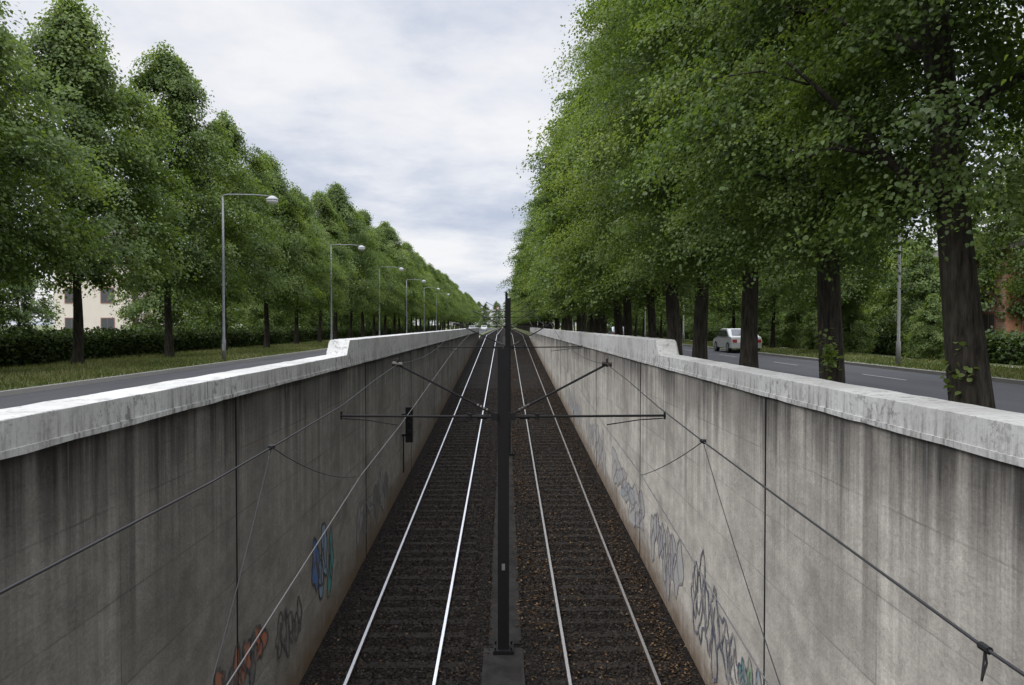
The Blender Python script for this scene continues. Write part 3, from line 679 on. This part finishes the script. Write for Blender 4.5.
# ------------------------------------------------------------------ street lamps
def street_lamp(loc, rz, h, arm, label, group, pm='galv'):
    t = empty('street_lamp', loc, rz); tag(t, label, 'street lamp', group)
    mb = MB(); mb.lathe([(.085, 0), (.085, .9), (.06, .95), (.055, 4), (.04, h-.05)], n=12); mb.build('pole', M[pm], t, True)
    mb = MB(); mb.tube([(0, 0, h-.3), (0, 0, h-.05), (.06, 0, h+.02), (.25, 0, h+.05), (arm*.6, 0, h+.04), (arm-.1, 0, h-.02)], [.036, .034, .032, .030, .028, .026], 8); mb.build('arm', M[pm], t, True)
    hd = MB(); hd.lathe([(.03, .06), (.07, .05), (.16, .0), (.25, -.07), (.27, -.13), (.26, -.14)], (arm, 0, h-.06), 16); ho = hd.build('lamp_head', M['lamp_grey'], t, True)
    bw = MB(); bw.lathe([(.25, -.142), (.23, -.20), (.15, -.27), (.04, -.30)], (arm, 0, h-.06), 16); bw.build('bowl', M['bowl'], ho, True)
    mb = MB(); mb.box(-.05, .05, -.10, -.07, .45, .75); mb.build('service_door', M['lamp_grey'], t)
    return t
for k in range(6):
    y = 35.1+21.7*k
    lab = ORD[k]+' grey street lamp from the left, arm reaching toward the trench'
    if k == 0: lab = 'tallest looking grey street lamp, nearest on the left verge, arm toward the trench'
    street_lamp((-12, y, .10), 0, 7.05, 2.1, lab, 'street lamps on the left verge')
for k in range(9):
    y = 30.6+18.5*k
    lab = ORD[k]+' street lamp from the right edge, pole across the right road' if k < 3 else 'far street lamp beyond the third across the right road'
    street_lamp((14.75, y, .10), math.pi, 6.6, 1.6, lab, 'street lamps across the right road', 'galv_pale')

# ------------------------------------------------------------------ vehicles
def vehicle(loc, rz, paint, label, group=None):
    t = empty('car', loc, rz); tag(t, label, 'car', group)
    prof = [(-2.1,.3),(2.1,.3),(2.15,.55),(2.0,.78),(1.1,.92),(.45,1.38),(.2,1.43),(-1.0,1.43),(-1.6,1.0),(-2.1,.92),(-2.15,.6)]
    secs = []; zs_ = max(p[1] for p in prof)
    for x, sc in ((-.88,.9),(-.84,1),(.84,1),(.88,.9)):
        secs.append([(x*(1-.13*max(0,(z-.95)/zs_)), y*(sc if sc == 1 else .985), z if sc == 1 else .35+(z-.35)*.985) for y, z in prof])
    mb = MB(); mb.loft(secs); mb.build('body', paint, t)
    for s_ in (-1, 1):
        mb = MB(); X = s_*.895
        pl = [(1.0,.96),(.42,1.33),(-.95,1.33),(-1.4,.98)]
        mb.add([(X*(1-.13*max(0,(z-.95)/zs_)), y, z) for y, z in pl], [(0,1,2,3)]); mb.build('side_window', M['glass'], t)
        mb = MB(); mb.box(s_*.72-.12, s_*.72+.12, 2.10, 2.17, .58, .74); mb.build('headlight', M['lightlens'], t)
        mb = MB(); mb.box(s_*.70-.13, s_*.70+.13, -2.165, -2.10, .62, .80); mb.build('tail_light', M['red'], t)
        for y in (-1.35, 1.35):
            mb = MB(); mb.tube([(s_*.72, y, .32), (s_*.91, y, .32)], .32, 18); w = mb.build('wheel', M['tyre'], t)
            mb = MB(); mb.tube([(s_*.905, y, .32), (s_*.918, y, .32)], .2, 14); mb.build('rim', M['rim'], w)
    mb = MB(); a, b = ((1.06,.965),(.50,1.36))
    mb.add([(-.74,a[0]+.03,a[1]),(.74,a[0]+.03,a[1]),(.66,b[0]+.03,b[1]),(-.66,b[0]+.03,b[1])], [(0,1,2,3)]); mb.build('windscreen', M['glass'], t)
    mb = MB(); a, b = ((-1.06,1.39),(-1.56,1.04))
    mb.add([(-.62,a[0]-.02,a[1]),(.62,a[0]-.02,a[1]),(.7,b[0]-.02,b[1]),(-.7,b[0]-.02,b[1])], [(0,1,2,3)]); mb.build('rear_window', M['glass'], t)
    return t
vehicle((14.0, 49.5, .012), 0, M['white'], 'white car at the far kerb of the right road, partly hidden by a trunk')
vehicle((13.2, 96, .012), 0, M['silver'], 'silver car on the right road far beyond the white car')
vehicle((-6.4, 250, .012), math.pi, M['white'], 'white car far off on the left road near the end of the trench')
vehicle((-9.2, 230, .012), math.pi, M['silver'], 'silver car far off on the left road')

sg = empty('track_sign', (-1.3, 150, .05)); tag(sg, 'small red and white sign on a post at the far end of the tracks', 'sign')
mb = MB(); mb.tube([(0, 0, 0), (0, 0, 5.0)], .05, 8); mb.build('post', M['galv'], sg)
mb = MB(); mb.tube([(0, -.05, 4.7), (0, -.08, 4.7)], .30, 20); pl = mb.build('sign_plate', M['red'], sg)
mb = MB(); mb.tube([(0, -.08, 4.7), (0, -.09, 4.7)], .22, 20); mb.build('sign_face', M['white'], pl)

# ------------------------------------------------------------------ houses
def house(loc, w, d, h, wallm, label, storeys, nx, ny, balc=True):
    t = empty('house', loc); tag(t, label, 'house')
    mb = MB(); mb.box(0, w, 0, d, -.2, h); mb.build('wall', wallm, t)
    mb = MB(); o_ = .5; mb.add([(-o_,-o_,h),(w+o_,-o_,h),(w+o_,d+o_,h),(-o_,d+o_,h),(w/2,-o_+1.5,h+3.2),(w/2,d+o_-1.5,h+3.2)], [(3,2,1,0),(0,1,4),(1,2,5,4),(2,3,5),(3,0,4,5)]); rf = mb.build('roof', M['roof'], t)
    mb = MB(); mb.box(w*.62, w*.62+.6, d*.5, d*.5+.6, h+1.5, h+3.6); mb.build('chimney', M['brick'], rf)
    sh = h/storeys
    def win(px, py, ax, z, ww=1.1, hh=1.3):
        a = MB(); b = MB()
        if ax == 'y':
            a.box(px-ww/2-.08, px+ww/2+.08, py-.05, py+.02, z-.08, z+hh+.08); b.box(px-ww/2, px+ww/2, py-.056, py-.05, z, z+hh); b.box(px-.02, px+.02, py-.07, py-.056, z, z+hh, 1)
        else:
            e = 1 if px > w/2 else -1
            a.box(px-.02, px+.05*e, py-ww/2-.08, py+ww/2+.08, z-.08, z+hh+.08) if e > 0 else a.box(px-.05, px+.02, py-ww/2-.08, py+ww/2+.08, z-.08, z+hh+.08)
            x0, x1 = sorted((px+.05*e, px+.056*e)); b.box(x0, x1, py-ww/2, py+ww/2, z, z+hh); x0, x1 = sorted((px+.056*e, px+.07*e)); b.box(x0, x1, py-.02, py+.02, z, z+hh, 1)
        f = a.build('window', M['frame'], t); b.build('pane', [M['glass'], M['frame']], f)
    for s_ in range(storeys):
        z = s_*sh+.95
        for k in range(nx): win(w*(k+.5)/nx, 0, 'y', z)
        for k in range(ny): win(w if loc[0] < 0 else 0, d*(k+.5)/ny, 'x', z)
        if balc and s_ > 0:
            xb0, xb1 = (w+.08, w+1.3) if loc[0] < 0 else (-1.3, -.08)
            mb = MB(); mb.box(xb0, xb1, d*.3, d*.3+3, z-1.0, z-.85); bo = mb.build('balcony', M['bal'], t)
            mb = MB(); mb.box(xb1-.06 if loc[0] < 0 else xb0, xb1 if loc[0] < 0 else xb0+.06, d*.3, d*.3+3, z-.85, z+.1); mb.build('railing', M['bal'], bo)
    return t
house((-41.6, 76, 0), 6.6, 12, 8.4, M['cream'], 'pale rendered house with red brown window frames seen under the left trees', 3, 2, 3)
house((27.6, 45, 0), 12, 9, 5.8, M['brick'], 'orange brick house at the right edge behind the roadside trees', 2, 4, 3, False)

# ------------------------------------------------------------------ world, sun, camera
W = bpy.data.worlds.new('World'); S.world = W; W.use_nodes = True; nt = W.node_tree; bg = nt.nodes['Background']
sky = nd(nt, 'ShaderNodeTexSky', {'sky_type': 'NISHITA', 'sun_disc': False, 'sun_elevation': R(48), 'sun_rotation': R(-125)})
nis = nd(nt, 'ShaderNodeVectorMath', {'operation': 'SCALE'}, _0=sky.outputs[0], Scale=.10).outputs[0]
gen = nt.nodes.new('ShaderNodeTexCoord').outputs['Generated']
sp = nd(nt, 'ShaderNodeSeparateXYZ', None, Vector=gen); zc = mth(nt, 'ADD', mth(nt, 'MAXIMUM', sp.outputs[2], 0), .16)
pv = nd(nt, 'ShaderNodeCombineXYZ', None, X=mth(nt, 'DIVIDE', sp.outputs[0], zc), Y=mth(nt, 'DIVIDE', sp.outputs[1], zc), Z=3.7).outputs[0]
c1 = noise(nt, pv, 1.5, 10, .58); c2 = noise(nt, pv, .55, 4, .5)
cc = mth(nt, 'ADD', mth(nt, 'MULTIPLY', c1, .68), mth(nt, 'MULTIPLY', c2, .32))
cl = ramp(nt, cc, [(.37, (.54, .60, .74)), (.45, (.68, .725, .83)), (.52, (.84, .86, .92)), (.60, (.96, .96, .98))])
fin = mix(nt, .93, nis, cl)
# an overcast sky is about three times brighter overhead than at the horizon
zen = maprange(nt, sp.outputs[2], .38, .85, 1.0, 4.6)
fin = nd(nt, 'ShaderNodeVectorMath', {'operation': 'SCALE'}, _0=fin, Scale=zen).outputs[0]
nt.links.new(fin, bg.inputs[0]); bg.inputs[1].default_value = 1.0
sd = bpy.data.lights.new('sun', 'SUN'); sd.energy = 1.4; sd.angle = R(30); sd.color = (1, .96, .90); so = bpy.data.objects.new('sun', sd); COL.objects.link(so)
el, azv = R(48), Vector((-.82, -.57, 0)).normalized()
dirv = Vector((azv.x*math.cos(el), azv.y*math.cos(el), math.sin(el))); so.rotation_euler = (-dirv).to_track_quat('-Z', 'Y').to_euler(); so.location = (0, 0, 40)
cd = bpy.data.cameras.new('camera'); co_ = bpy.data.objects.new('camera', cd); COL.objects.link(co_); S.camera = co_
cd.sensor_width = 36; cd.lens = 820/1024*36; cd.clip_end = 8000; cd.clip_start = .05
co_.location = (0, 0, 1.65); co_.rotation_euler = (R(90-1.22), 0, R(-.49))
S.view_settings.view_transform = 'Standard'; S.view_settings.look = 'None'; S.view_settings.exposure = 0
